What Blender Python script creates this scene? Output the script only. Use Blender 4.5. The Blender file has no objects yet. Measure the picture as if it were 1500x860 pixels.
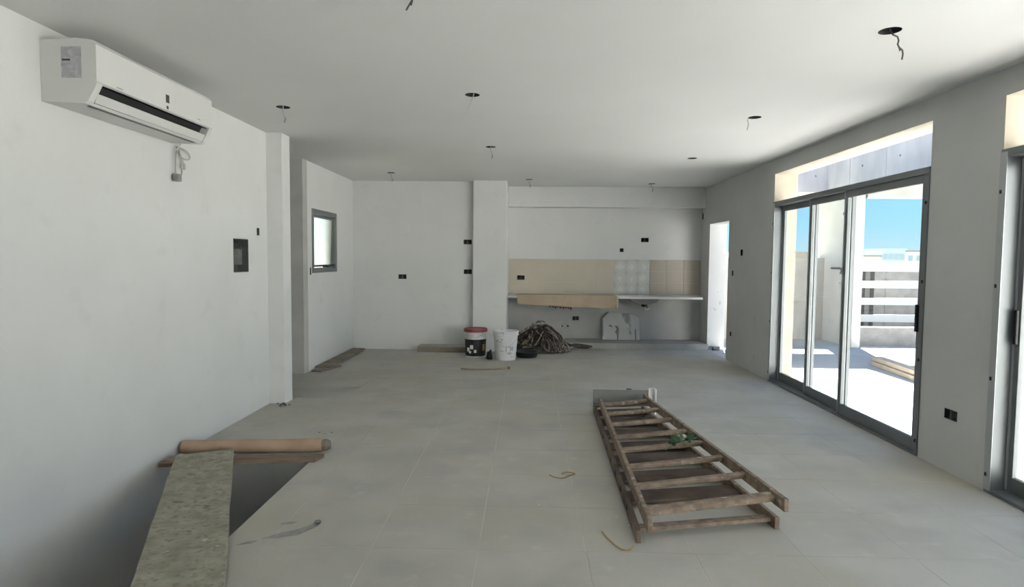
import bpy, bmesh, math, random
from mathutils import Vector, Matrix

# ------------------------------------------------------------------ camera, sky, sun, exposure
scene = bpy.context.scene
COL = scene.collection
F_PX, PITCH, YAW, ROLL, CAM_H = 894.97, 0.0574, 0.0252, 0.0086, 1.5
cam_data = bpy.data.cameras.new("camera")
cam_data.sensor_fit = 'HORIZONTAL'
cam_data.sensor_width = 36.0
cam_data.lens = 36.0 * F_PX / 1500.0
cam_data.clip_start, cam_data.clip_end = 0.05, 3000
cam = bpy.data.objects.new("camera", cam_data)
COL.objects.link(cam)
_fw = Vector((-math.sin(YAW) * math.cos(PITCH), math.cos(YAW) * math.cos(PITCH), -math.sin(PITCH)))
_rt = Vector((math.cos(YAW), math.sin(YAW), 0))
_up = _rt.cross(_fw)
_r2 = _rt * math.cos(ROLL) + _up * math.sin(ROLL)
_u2 = _up * math.cos(ROLL) - _rt * math.sin(ROLL)
cam.matrix_world = Matrix(((_r2.x, _u2.x, -_fw.x, 0), (_r2.y, _u2.y, -_fw.y, 0), (_r2.z, _u2.z, -_fw.z, CAM_H), (0, 0, 0, 1)))
scene.camera = cam

SUN_AZ, SUN_EL = math.radians(15.5), math.radians(47.6)
sun_dir = Vector((math.sin(SUN_AZ) * math.cos(SUN_EL), math.cos(SUN_AZ) * math.cos(SUN_EL), math.sin(SUN_EL)))
sun_data = bpy.data.lights.new("sun", 'SUN')
sun_data.energy = 64.0
sun_data.angle = 0.0095
sun_data.color = (1.0, 0.975, 0.935)
sun = bpy.data.objects.new("sun", sun_data)
sun.rotation_euler = sun_dir.to_track_quat('Z', 'Y').to_euler()
sun.location = (6, 14, 12)
COL.objects.link(sun)

world = bpy.data.worlds.new("sky")
scene.world = world
world.use_nodes = True
wn = world.node_tree
bg = wn.nodes["Background"]
# clear sky: pale cyan at the horizon, deepening evenly to the zenith all round
tco = wn.nodes.new("ShaderNodeTexCoord"); sep = wn.nodes.new("ShaderNodeSeparateXYZ"); ramp = wn.nodes.new("ShaderNodeValToRGB")
wn.links.new(tco.outputs["Generated"], sep.inputs[0]); wn.links.new(sep.outputs[2], ramp.inputs[0])
ramp.color_ramp.elements[0].position = 0.0; ramp.color_ramp.elements[0].color = (.70, .98, 1.10, 1)
ramp.color_ramp.elements[1].position = 1.0; ramp.color_ramp.elements[1].color = (.18, .46, 1.10, 1)
for p_, c_ in ((.05, (.47, .92, 1.25, 1)), (.12, (.36, .84, 1.35, 1)), (.35, (.28, .70, 1.35, 1))):
    e_ = ramp.color_ramp.elements.new(p_); e_.color = c_
wn.links.new(ramp.outputs[0], bg.inputs[0])
bg.inputs[1].default_value = 1.0

scene.view_settings.view_transform = 'Standard'
scene.view_settings.look = 'None'
scene.view_settings.gamma = 1.0
scene.view_settings.use_curve_mapping = False
scene.view_settings.exposure = 0.0
scene.cycles.max_bounces = 16
scene.cycles.diffuse_bounces = 12
scene.cycles.transparent_max_bounces = 16
scene.cycles.use_denoising = True

random.seed(7)
R = random.Random(11)

# ------------------------------------------------------------------ helpers
def tag(o, label=None, cat=None, group=None, kind=None):
    if label: o["label"] = label
    if cat: o["category"] = cat
    if group: o["group"] = group
    if kind: o["kind"] = kind
    return o

def empty(name, loc, label, cat, group=None, rz=0.0):
    o = bpy.data.objects.new(name, None)
    o.empty_display_size = 0.05
    o.location = loc
    o.rotation_euler = (0, 0, rz)
    COL.objects.link(o)
    return tag(o, label, cat, group)

class MB:
    """collects shapes in world coordinates; build() links them as one mesh object"""
    def __init__(self): self.bm = bmesh.new()
    def quad(self, a, b, c, d):
        self.bm.faces.new([self.bm.verts.new(p) for p in (a, b, c, d)])
        return self
    def box(self, x0, x1, y0, y1, z0, z1, bevel=0.0, mat=None):
        m = bmesh.new()
        v = [m.verts.new((x, y, z)) for x in (x0, x1) for y in (y0, y1) for z in (z0, z1)]
        for f in ((0, 1, 3, 2), (4, 6, 7, 5), (0, 4, 5, 1), (2, 3, 7, 6), (0, 2, 6, 4), (1, 5, 7, 3)):
            m.faces.new([v[i] for i in f])
        if bevel: bmesh.ops.bevel(m, geom=m.edges[:], offset=bevel, segments=2, affect='EDGES', profile=0.5)
        return self._add(m, mat)
    def _add(self, m, mat=None):
        if mat is not None: bmesh.ops.transform(m, matrix=mat, verts=m.verts[:])
        bmesh.ops.recalc_face_normals(m, faces=m.faces[:])
        t = bpy.data.meshes.new("t"); m.to_mesh(t); m.free()
        self.bm.from_mesh(t); bpy.data.meshes.remove(t)
        return self
    def prism(self, pts, axis, a, b, bevel=0.0, mat=None):
        """2-D outline extruded along axis from a to b; pts are the other two coordinates in xyz order"""
        m = bmesh.new()
        def P(p, t):
            return {'x': (t, p[0], p[1]), 'y': (p[0], t, p[1]), 'z': (p[0], p[1], t)}[axis]
        A = [m.verts.new(P(p, a)) for p in pts]; B = [m.verts.new(P(p, b)) for p in pts]
        m.faces.new(A); m.faces.new(B)
        n = len(pts)
        for i in range(n): m.faces.new((A[i], A[(i + 1) % n], B[(i + 1) % n], B[i]))
        bmesh.ops.recalc_face_normals(m, faces=m.faces[:])
        if bevel: bmesh.ops.bevel(m, geom=m.edges[:], offset=bevel, segments=2, affect='EDGES', profile=0.5)
        return self._add(m, mat)
    def bar(self, p0, p1, w, h, up=(0, 0, 1), bevel=0.0):
        p0, p1 = Vector(p0), Vector(p1); d = (p1 - p0); L = d.length; d.normalize()
        s = d.cross(Vector(up)).normalized(); u = s.cross(d)
        m = Matrix(((d.x, s.x, u.x, p0.x), (d.y, s.y, u.y, p0.y), (d.z, s.z, u.z, p0.z), (0, 0, 0, 1)))
        return self.box(0, L, -w / 2, w / 2, -h / 2, h / 2, bevel, m)
    def tube(self, pts, r, seg=8, cap=True):
        pts = [Vector(p) for p in pts]; m = bmesh.new(); rings = []
        prev = None
        for i, p in enumerate(pts):
            d = (pts[min(i + 1, len(pts) - 1)] - pts[max(i - 1, 0)])
            if d.length < 1e-9: d = Vector((0, 0, 1))
            d.normalize()
            ref = prev if prev is not None else (Vector((0, 0, 1)) if abs(d.z) < .9 else Vector((1, 0, 0)))
            s = d.cross(ref)
            if s.length < 1e-6: s = d.orthogonal()
            s.normalize(); u = s.cross(d); prev = u
            rr = r[i] if isinstance(r, (list, tuple)) else r
            rings.append([m.verts.new(p + (s * math.cos(2 * math.pi * k / seg) + u * math.sin(2 * math.pi * k / seg)) * rr) for k in range(seg)])
        for a, b in zip(rings, rings[1:]):
            for k in range(seg): m.faces.new((a[k], a[(k + 1) % seg], b[(k + 1) % seg], b[k]))
        if cap: m.faces.new(rings[0]); m.faces.new(rings[-1])
        return self._add(m)
    def lathe(self, c, prof, seg=28, closed=False):
        """prof: (radius, z) from bottom to top about the vertical through c"""
        m = bmesh.new(); rings = []
        for r, z in prof:
            if r < 1e-6: rings.append([m.verts.new((c[0], c[1], c[2] + z))])
            else: rings.append([m.verts.new((c[0] + r * math.cos(2 * math.pi * k / seg), c[1] + r * math.sin(2 * math.pi * k / seg), c[2] + z)) for k in range(seg)])
        for a, b in zip(rings, rings[1:]):
            for k in range(seg):
                k2 = (k + 1) % seg
                if len(a) == 1 and len(b) == 1: continue
                if len(a) == 1: m.faces.new((a[0], b[k2], b[k]))
                elif len(b) == 1: m.faces.new((a[k], a[k2], b[0]))
                else: m.faces.new((a[k], a[k2], b[k2], b[k]))
        return self._add(m)
    def build(self, name, mat, parent=None, smooth=False):
        me = bpy.data.meshes.new(name)
        self.bm.to_mesh(me); self.bm.free()
        if smooth:
            for p in me.polygons: p.use_smooth = True
        me.materials.append(mat)
        o = bpy.data.objects.new(name, me)
        COL.objects.link(o)
        if parent is not None:
            o.parent = parent
            o.matrix_parent_inverse = Matrix.LocRotScale(parent.location, parent.rotation_euler, None).inverted()
        return o

def carve(o, mb, solver='EXACT'):
    """cut the shapes of mb out of the mesh of o, for good"""
    c = mb.build("cutter", o.data.materials[0])
    md = o.modifiers.new("cut", 'BOOLEAN'); md.object = c; md.operation = 'DIFFERENCE'; md.solver = solver
    dg = bpy.context.evaluated_depsgraph_get(); dg.update()
    me = bpy.data.meshes.new_from_object(o.evaluated_get(dg))
    o.modifiers.clear(); old = o.data; o.data = me; me.name = o.name
    bpy.data.meshes.remove(old)
    cm = c.data; bpy.data.objects.remove(c); bpy.data.meshes.remove(cm)

def smooth_by_angle(o, deg=40):
    me = o.data
    for p in me.polygons: p.use_smooth = True
    bm = bmesh.new(); bm.from_mesh(me)
    for e in bm.edges:
        if len(e.link_faces) == 2 and e.calc_face_angle(0) > math.radians(deg): e.smooth = False
    bm.to_mesh(me); bm.free()

# ------------------------------------------------------------------ materials
def mat(name, col, rough=0.8, col2=None, scale=4.0, bump=0.0, bscale=40.0, metal=0.0, detail=4.0, stretch=None, lo=0.35, hi=0.65, spec=None):
    m = bpy.data.materials.new(name); m.use_nodes = True
    nt = m.node_tree; b = nt.nodes["Principled BSDF"]
    b.inputs["Base Color"].default_value = (*col, 1)
    b.inputs["Roughness"].default_value = rough
    b.inputs["Metallic"].default_value = metal
    if spec is not None: b.inputs["Specular IOR Level"].default_value = spec
    if col2 is not None or bump:
        geo = nt.nodes.new("ShaderNodeNewGeometry"); src = geo.outputs["Position"]
        if stretch:
            mp = nt.nodes.new("ShaderNodeMapping"); mp.inputs["Scale"].default_value = stretch
            nt.links.new(src, mp.inputs[0]); src = mp.outputs[0]
    if col2 is not None:
        n = nt.nodes.new("ShaderNodeTexNoise"); n.inputs["Scale"].default_value = scale; n.inputs["Detail"].default_value = detail
        r = nt.nodes.new("ShaderNodeValToRGB")
        r.color_ramp.elements[0].color = (*col, 1); r.color_ramp.elements[1].color = (*col2, 1)
        r.color_ramp.elements[0].position, r.color_ramp.elements[1].position = lo, hi
        nt.links.new(src, n.inputs["Vector"]); nt.links.new(n.outputs[0], r.inputs[0]); nt.links.new(r.outputs[0], b.inputs["Base Color"])
    if bump:
        n2 = nt.nodes.new("ShaderNodeTexNoise"); n2.inputs["Scale"].default_value = bscale; n2.inputs["Detail"].default_value = 5
        bp = nt.nodes.new("ShaderNodeBump"); bp.inputs["Strength"].default_value = bump; bp.inputs["Distance"].default_value = 0.01
        nt.links.new(src, n2.inputs["Vector"]); nt.links.new(n2.outputs[0], bp.inputs["Height"]); nt.links.new(bp.outputs[0], b.inputs["Normal"])
    return m

def add_specks(m, col, scale, lo, hi, fac=1.0, stretch=None, detail=2.0):
    """a second layer of marks over the base colour of m"""
    nt = m.node_tree; b = nt.nodes["Principled BSDF"]
    geo = nt.nodes.new("ShaderNodeNewGeometry"); src = geo.outputs["Position"]
    if stretch:
        mp = nt.nodes.new("ShaderNodeMapping"); mp.inputs["Scale"].default_value = stretch
        nt.links.new(src, mp.inputs[0]); src = mp.outputs[0]
    n = nt.nodes.new("ShaderNodeTexNoise"); n.inputs["Scale"].default_value = scale; n.inputs["Detail"].default_value = detail
    nt.links.new(src, n.inputs["Vector"])
    mr = nt.nodes.new("ShaderNodeMapRange"); mr.inputs[1].default_value = lo; mr.inputs[2].default_value = hi; mr.inputs[4].default_value = fac
    nt.links.new(n.outputs[0], mr.inputs[0])
    mx = nt.nodes.new("ShaderNodeMix"); mx.data_type = 'RGBA'
    nt.links.new(mr.outputs[0], mx.inputs[0])
    bc = b.inputs["Base Color"]
    if bc.is_linked:
        s = bc.links[0].from_socket; nt.links.remove(bc.links[0]); nt.links.new(s, mx.inputs[6])
    else: mx.inputs[6].default_value = bc.default_value
    mx.inputs[7].default_value = (*col, 1)
    nt.links.new(mx.outputs[2], bc)
    return m

def glass_mat(name, tint, refl=0.06):
    m = bpy.data.materials.new(name); m.use_nodes = True; nt = m.node_tree
    nt.nodes.remove(nt.nodes["Principled BSDF"]); out = nt.nodes["Material Output"]
    t = nt.nodes.new("ShaderNodeBsdfTransparent"); t.inputs[0].default_value = (*tint, 1)
    g = nt.nodes.new("ShaderNodeBsdfGlossy"); g.inputs["Roughness"].default_value = 0.02
    lw_ = nt.nodes.new("ShaderNodeLayerWeight"); lw_.inputs[0].default_value = 0.5
    pw_ = nt.nodes.new("ShaderNodeMath"); pw_.operation = 'POWER'; pw_.inputs[1].default_value = 5.0
    nt.links.new(lw_.outputs["Facing"], pw_.inputs[0])
    fr = nt.nodes.new("ShaderNodeMath"); fr.operation = 'MULTIPLY_ADD'; fr.inputs[1].default_value = .8; fr.inputs[2].default_value = refl * .5
    nt.links.new(pw_.outputs[0], fr.inputs[0])
    mx = nt.nodes.new("ShaderNodeMixShader")
    nt.links.new(fr.outputs[0], mx.inputs[0]); nt.links.new(t.outputs[0], mx.inputs[1]); nt.links.new(g.outputs[0], mx.inputs[2]); nt.links.new(mx.outputs[0], out.inputs[0])
    return m

M = {}
M['plaster'] = mat('white_plaster', (.63, .635, .63), .9, (.67, .675, .67), 1.3, .12, 60)
add_specks(M['plaster'], (.57, .572, .56), 5.0, .62, .80, .5)
M['plaster_shaded'] = mat('shade_grey_plaster', (.51, .515, .51), .9, (.55, .555, .55), 1.3, .12, 60)  # same plaster with the right wall's shade put into its colour
add_specks(M['plaster_shaded'], (.46, .462, .45), 5.0, .62, .80, .5)
M['ceiling'] = mat('ceiling_plaster', (.63, .635, .625), .9, (.66, .665, .655), .9, .08, 50)
M['grout'] = mat('dusty_grout', (.56, .545, .49), .95, (.44, .43, .395), 3)
M['floor_tile'] = mat('dusty_floor_tile', (.405, .395, .36), .75, (.475, .465, .43), 1.6, .10, 30, detail=7)
add_specks(M['floor_tile'], (.53, .52, .49), 7, .60, .78, .7, detail=6)
add_specks(M['floor_tile'], (.32, .32, .325), 2.3, .52, .72, .45, stretch=(1, 1.25, 1), detail=7)
add_specks(M['floor_tile'], (.42, .405, .34), 1.1, .50, .66, .8, detail=5)
add_specks(M['floor_tile'], (.62, .61, .58), 60, .72, .78, .6, detail=2)
M['concrete'] = mat('raw_concrete', (.40, .39, .375), .92, (.50, .485, .46), 3, .25, 25)
M['reveal'] = mat('beige_reveal_render', (.42, .385, .315), .95, (.48, .445, .37), 4, .2, 30)
M['grey_coat'] = mat('darker_grey_coat', (.40, .40, .385), .95, (.47, .47, .45), 3, .15, 40)  # darker grey coat; on the passage wall it stands for shade
M['plinth'] = mat('dusty_plinth', (.33, .32, .30), .9, (.40, .39, .36), 4, .1, 30)
M['well'] = mat('stairwell_concrete', (.36, .36, .34), .95, (.42, .42, .40), 2, .2, 20)
M['terrace'] = mat('terrace_concrete', (.39, .385, .37), .9, (.45, .445, .43), 1.2, .15, 15)
M['stucco'] = mat('terrace_stucco', (.35, .335, .30), .95, (.41, .395, .355), 2.2, .25, 25)
M['stucco_lit'] = mat('lit_terrace_stucco', (.50, .485, .45), .95, (.57, .555, .51), 2.2, .25, 25)  # same stucco, lightened to put the pier's brighter light into its colour
M['fair'] = mat('fair_faced_concrete', (.36, .35, .36), .9, (.46, .45, .455), 2.5, .2, 20, stretch=(1, 1, .35))
M['reflector'] = mat('white_reflector_paint', (.76, .755, .74), .9, (.80, .795, .78), 2, .1, 20)
M['block'] = mat('grey_blockwork', (.19, .185, .175), .95, (.25, .245, .235), 6, .3, 20)
M['alu'] = mat('grey_aluminium', (.17, .185, .19), .42, metal=.35)
M['alu_light'] = mat('light_grey_aluminium', (.42, .44, .45), .4, metal=.4)
M['black'] = mat('black_plastic', (.012, .012, .012), .5)
M['boxdark'] = mat('dark_box_plastic', (.02, .02, .021), .7)
M['wire'] = mat('grey_wire', (.09, .088, .085), .6)
M['plug_grey'] = mat('grey_plug', (.26, .26, .25), .6)
M['wire_l'] = mat('pale_wire', (.42, .41, .39), .6)
M['glass'] = glass_mat('clear_glass', (.975, .985, .982))
M['ac'] = mat('white_ac_plastic', (.61, .61, .60), .42)
M['ac_grey'] = mat('ac_grey_line', (.16, .16, .16), .6)
M['sticker'] = mat('sticker_print', (.48, .47, .50), .6, (.30, .30, .33), 34)
M['ink'] = mat('dark_ink', (.06, .06, .06), .7)
M['ink_soft'] = mat('faded_ink', (.38, .38, .40), .7)
M['wood'] = mat('ladder_wood', (.17, .125, .09), .8, (.28, .215, .16), 6, .3, 30, stretch=(3, 3, 3))
add_specks(M['wood'], (.45, .40, .34), 22, .62, .74, .8)
M['wood_dark'] = mat('old_ladder_wood', (.10, .072, .052), .85, (.19, .14, .105), 7, .3, 30)
M['wood_red'] = mat('dark_step_wood', (.055, .036, .027), .85, (.11, .075, .055), 7, .3, 30)
M['plank'] = mat('mortar_stained_plank', (.25, .235, .185), .9, (.38, .36, .295), 11, .6, 40, detail=12, lo=.3, hi=.7)
add_specks(M['plank'], (.17, .155, .115), 30, .52, .68, .7, detail=6)
add_specks(M['plank'], (.55, .53, .47), 16, .66, .73, .9, detail=3)
add_specks(M['plank'], (.09, .06, .045), 6, .66, .72, .7, stretch=(1, 1.6, 1), detail=4)
M['plank_edge'] = mat('brown_board', (.15, .105, .075), .85, (.25, .18, .13), 5, .3, 30, stretch=(.6, 4, 4))
M['tube'] = mat('cardboard_tube', (.36, .25, .175), .85, (.43, .31, .225), 7, .1, 40)
M['card'] = mat('cardboard', (.37, .295, .215), .9, (.43, .345, .26), 5, .1, 60)
M['carton'] = mat('dull_carton', (.21, .185, .14), .9, (.27, .24, .185), 6)
M['carton_lid'] = mat('dusty_carton_lid', (.34, .32, .275), .9, (.42, .40, .35), 6)
M['lath'] = mat('pale_lath', (.33, .275, .20), .9, (.38, .32, .24), 8)
M['card_dark'] = mat('dark_cardboard', (.11, .075, .06), .9)
M['board_floor'] = mat('dirty_board', (.17, .145, .115), .9, (.27, .235, .19), 6, .3, 30)
M['rope_a'] = mat('brown_rope', (.12, .095, .075), .95, (.27, .22, .18), 18)
M['rope_b'] = mat('dark_rope', (.035, .028, .024), .95, (.09, .07, .058), 18)
M['rope_c'] = mat('pale_rope', (.27, .23, .19), .95, (.38, .33, .28), 18)
M['bucket'] = mat('white_bucket_plastic', (.74, .74, .75), .45, (.66, .66, .67), 6)
add_specks(M['bucket'], (.38, .38, .39), 14, .62, .70, .8)
M['red'] = mat('red_lid_plastic', (.26, .045, .05), .4)
M['yellow'] = mat('yellow_print', (.42, .27, .06), .6)
M['white'] = mat('white_print', (.72, .72, .70), .6)
M['stone'] = mat('white_granite', (.66, .65, .62), .3, (.72, .71, .68), 20)
M['marble'] = mat('grey_marble', (.40, .40, .395), .4, (.47, .47, .465), 3)
add_specks(M['marble'], (.13, .13, .13), 5, .60, .66, .7, stretch=(1.3, 1, .6), detail=5)
M['sink_dull'] = mat('dull_sink_underside', (.17, .17, .165), .7)
M['steel'] = mat('steel', (.36, .36, .35), .35, metal=.9)
M['tile_beige'] = mat('beige_wall_tile', (.50, .455, .375), .4, (.54, .495, .41), 2)
M['tile_beige_shaded'] = mat('shaded_beige_wall_tile', (.40, .37, .315), .4, (.43, .38, .315), 2)  # beige tile with the shade at the right end put into its colour
M['leaf'] = mat('green_leaf', (.012, .055, .02), .6, (.025, .09, .03), 20)
M['twig'] = mat('twig_bark', (.12, .10, .06), .9)
M['channel'] = mat('grey_channel', (.18, .18, .175), .6)
M['channel_w'] = mat('white_channel', (.78, .79, .79), .5)
M['tan_wire'] = mat('tan_wire', (.40, .27, .13), .6)
M['crumb'] = mat('mortar_crumb', (.20, .195, .185), .95, (.12, .12, .115), 40)
M['smear'] = mat('dried_mortar_smear', (.25, .245, .23), .95, (.33, .325, .305), 25)
M['membrane'] = mat('dark_roof_membrane', (.075, .075, .075), .9, (.10, .10, .10), 3)
M['slat'] = mat('white_slat_paint', (.37, .395, .41), .6)
M['timber'] = mat('pale_timber', (.46, .38, .29), .9, (.56, .47, .37), 7, .2, 30)
M['ground'] = mat('distant_ground', (.20, .22, .15), .95, (.32, .30, .23), .02)
M['far_white'] = mat('far_white_wall', (.70, .70, .68), .9)
M['far_blue'] = mat('far_hazed_blue_wall', (.42, .53, .64), .9)  # blue-grey wall paled to carry the distance haze in its colour
M['far_roof'] = mat('far_roof', (.30, .26, .24), .9)
M['far_glass'] = mat('far_hazed_glass', (.30, .38, .45), .4)  # window colour paled so distance haze is painted in
M['foliage'] = mat('far_foliage', (.13, .19, .13), .95, (.20, .27, .18), .3)
M['hill'] = mat('far_hill', (.26, .32, .31), .95)

# patterned tile: pale diamonds on grey
def pattern_mat():
    m = mat('patterned_wall_tile', (.57, .565, .545), .4); nt = m.node_tree; b = nt.nodes["Principled BSDF"]
    geo = nt.nodes.new("ShaderNodeNewGeometry"); sx = nt.nodes.new("ShaderNodeSeparateXYZ"); nt.links.new(geo.outputs["Position"], sx.inputs[0])
    def math_(op, a, bb=None):
        n = nt.nodes.new("ShaderNodeMath"); n.operation = op
        for i, s in enumerate((a, bb)):
            if s is None: continue
            if isinstance(s, (int, float)): n.inputs[i].default_value = s
            else: nt.links.new(s, n.inputs[i])
        return n.outputs[0]
    def tri(s, off, p):
        return math_('PINGPONG', math_('DIVIDE', math_('ADD', s, off), p), 0.5)
    d = math_('ADD', tri(sx.outputs[0], .02, .205), tri(sx.outputs[2], .06, .205))
    n = nt.nodes.new("ShaderNodeTexNoise"); n.inputs["Scale"].default_value = 7; nt.links.new(geo.outputs["Position"], n.inputs["Vector"])
    d2 = math_('ADD', d, math_('MULTIPLY', math_('SUBTRACT', n.outputs[0], .5), .9))
    r = nt.nodes.new("ShaderNodeValToRGB")
    e = r.color_ramp.elements
    e[0].position, e[0].color = .22, (.63, .628, .615, 1)
    e[1].position, e[1].color = .32, (.545, .545, .525, 1)
    e2 = e.new(.70); e2.color = (.545, .545, .525, 1)
    e3 = e.new(.80); e3.color = (.48, .48, .47, 1)
    nt.links.new(d2, r.inputs[0]); nt.links.new(r.outputs[0], b.inputs["Base Color"])
    return m
M['tile_pat'] = pattern_mat()

def frosted():
    m = bpy.data.materials.new('frosted_glass'); m.use_nodes = True; nt = m.node_tree
    b = nt.nodes["Principled BSDF"]
    b.inputs["Base Color"].default_value = (.95, .97, .95, 1); b.inputs["Transmission Weight"].default_value = 1.0
    b.inputs["Roughness"].default_value = .45; b.inputs["IOR"].default_value = 1.2
    return m
M['frosted'] = frosted()

# ------------------------------------------------------------------ room shell
XL, XR, H = -2.62, 3.02, 2.73
XR2 = 3.30                      # outer face of the window wall
Y0 = -2.5                       # wall behind the camera
XF, YK, YB, YW = -2.84, 7.67, 9.89, 10.75   # far left wall, passage far wall, back wall, kitchen wall
HX, HY0, HY1 = -1.58, 0.9, 4.37             # stair opening in the floor

fl = MB().box(HX, XR2, Y0, YW + .2, -.25, -.0012)
fl.box(-4.8, HX, HY1, YW + .2, -.25, -.0012)
fl.box(XL - .2, HX, Y0, HY0, -.25, -.0012)
floor = tag(fl.build('floor', M['grout']), 'dusty grey tiled floor of the unfinished room', 'floor', kind='structure')
# tiles
P_T, GAP = .553, .006
tile_cache = {}
def put_tile(x0, x1, y0, y1):
    w, d = round(x1 - x0, 3), round(y1 - y0, 3)
    if w < .02 or d < .02: return
    k = (w, d)
    if k not in tile_cache:
        o = MB().box(-w / 2, w / 2, -d / 2, d / 2, -.0010, 0).build('tile', M['floor_tile']); tile_cache[k] = o.data
    else:
        o = bpy.data.objects.new('tile', tile_cache[k]); COL.objects.link(o)
    o.location = ((x0 + x1) / 2, (y0 + y1) / 2, 0)
    o.parent = floor
def clip_range(a, b, lo, hi): return max(a, lo), min(b, hi)
ix0 = math.floor((XF + .24) / P_T) - 1
for i in range(ix0, 7):
    xa, xb = -.24 + i * P_T + GAP / 2, -.24 + (i + 1) * P_T - GAP / 2
    for j in range(-7, 15):
        ya, yb = 3.06 + j * P_T + GAP / 2, 3.06 + (j + 1) * P_T - GAP / 2
        if yb < .3 : continue
        # region A: right of the stair opening
        a0, a1 = clip_range(xa, xb, HX, XR); b0, b1 = clip_range(ya, yb, .3, YW)
        if a1 - a0 > .02 and b1 - b0 > .02: put_tile(a0, a1, b0, b1)
        a0, a1 = clip_range(xa, xb, XL if yb < 6.2 else XF, HX - GAP); b0, b1 = clip_range(ya, yb, HY1, YB)
        if a1 - a0 > .02 and b1 - b0 > .02: put_tile(a0, a1, b0, b1)

# ceiling with round cut-outs for the missing lamps
HOLES = [  # x, y, label, wire kind
    (1.92, 3.385, 'round lamp cut-out nearest the camera at right with a kinked dark wire', 0),
    (-.43, 4.68, 'round lamp cut-out above the middle of the room with pale wire', 1),
    (-2.03, 5.07, 'round lamp cut-out near the left wall beyond the air conditioner', 2),
    (-.42, 6.83, 'round lamp cut-out in front of the white square column', 2),
    (1.94, 5.39, 'round lamp cut-out near the first sliding door, thin pale wire', 3),
    (1.98, 7.54, 'tiny round lamp cut-out between the sliding door and the kitchen, no wire', None),
    (-2.0, 8.93, 'small round lamp cut-out near the back wall at left', 2),
    (.01, 9.61, 'small round lamp cut-out just before the kitchen beam, by the column', 2),
    (2.0, 10.05, 'small round lamp cut-out before the right end of kitchen beam', 2),
    (-.53, 2.84, 'lamp cut-out at the upper edge of view with dangling dark wire', 4),
]
ceiling = MB().box(-4.8, XR2, Y0 - .2, YW + .2, H, H + .22).build('ceiling', M['ceiling'])
cut = MB()
for x, y, _, _ in HOLES: cut.lathe((x, y, H), [(0, -.05), (.056, -.05), (.056, .10), (0, .10)], 24)
carve(ceiling, cut)
tag(ceiling, 'plain white plaster ceiling over the whole room', 'ceiling', kind='structure')
eave = MB().box(XR2, 3.78, Y0 - .2, YW + .2, H, H + .22).build('trim_1', M['stucco'])  # unseen eave added to keep direct sun out of the room
tag(eave, 'unseen eave added above the sliding doors to block direct sun', 'eave', kind='structure')

BOXES = []   # electrical boxes: (wall object, centre, half sizes, facing axis/sign, label, extras)

# left wall (runs on down into the stair opening), with recesses
wl = MB().box(XL - .22, XL, Y0 - .2, 6.10, -2.7, H).build('wall_left', M['plaster'])
carve(wl, MB().box(XL - .10, XL + .05, 5.385, 5.675, 1.352, 1.658).box(XL - .05, XL + .05, 5.862, 5.918, 1.70, 1.775))
tag(wl, 'white plaster left wall carrying the air conditioner', 'wall', kind='structure')
# pilaster at its end and passage beyond
pil = MB().box(-4.8, -2.46, 6.10, 6.30, -.1, H, .006).build('wall_left_end', M['plaster'])
tag(pil, 'white plaster pilaster ending the left wall', 'pilaster', kind='structure')
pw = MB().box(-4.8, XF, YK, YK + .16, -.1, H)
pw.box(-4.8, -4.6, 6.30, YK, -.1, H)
tag(pw.build('wall_left_passage', M['grey_coat']), 'side passage wall behind the pilaster, coloured darker for its shade', 'wall', kind='structure')  # darker coat paints in the shade behind the pilaster
# far left wall with the small window
WY0, WY1, WZ0, WZ1 = 7.99, 9.015, 1.283, 2.138
wf = MB().box(XF - .2, XF, YK + .16, YB + .2, -.1, H).build('wall_left_far', M['plaster'])
carve(wf, MB().box(XF - .3, XF + .1, WY0, WY1, WZ0, WZ1).box(XF - .04, XF + .05, 7.905, 7.95, 1.26, 1.36))
tag(wf, 'far left white wall with the small window', 'wall', kind='structure')
# back wall (left part)
CX0, CX1, CY = -.875, -.335, 9.76
wb = MB().box(XF - .2, CX0 + .1, YB, YB + .2, -.1, H).build('wall_back', M['plaster'])
carve(wb, MB().box(-2.10, -1.97, YB - .05, YB + .05, 1.15, 1.225).box(-1.04, -.91, YB - .05, YB + .05, 1.722, 1.797).box(-1.035, -.905, YB - .05, YB + .05, 1.24, 1.315))
tag(wb, 'white plaster back wall between window corner and column', 'wall', kind='structure')
col = MB().box(CX0, CX1, CY, YW + .2, -.1, H, .008).build('wall_back_column', M['plaster'])
tag(col, 'white square column between back wall and kitchen niche', 'column', kind='structure')
# kitchen wall
wk = MB().box(CX1 - .1, XR2, YW, YW + .2, -.1, H).build('wall_back_kitchen', M['plaster'])
kc = MB()
for x, z, w, h_ in ((-.117, 1.165, .13, .075), (1.64, 1.66, .065, .065), (2.04, 1.84, .13, .075), (.855, .455, .11, .07)):
    kc.box(x - w / 2, x + w / 2, YW - .08, YW + .05, z - h_ / 2, z + h_ / 2)
for x in (.62, .72): kc.box(x - .025, x + .025, YW - .08, YW + .03, .30, .335)
carve(wk, kc)
rcoat = MB().box(CX1, XR, YW - .003, YW + .0005, .10, .845).build('lower_wall_coat', M['grey_coat'])  # darker grey coat over the wall below the counter
rk = MB().box(.80, .91, YW - .08, YW + .05, .42, .49)
for x in (.62, .72): rk.box(x - .025, x + .025, YW - .08, YW + .03, .30, .335)
carve(rcoat, rk)
rcoat.parent = wk
tag(wk, 'kitchen niche wall above and below the counter', 'wall', kind='structure')
bmk = MB().box(CX1, XR, 10.52, YW, 2.385, H, .006).build('trim_2', M['plaster'])
tag(bmk, 'dropped plaster beam along the top of the kitchen wall', 'beam', kind='structure')
plinth = MB().box(CX1, XR, 10.18, YW, -.004, .10, .008).build('trim_3', M['plinth'])
tag(plinth, 'low dusty concrete plinth below the kitchen counter', 'plinth', kind='structure')

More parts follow.
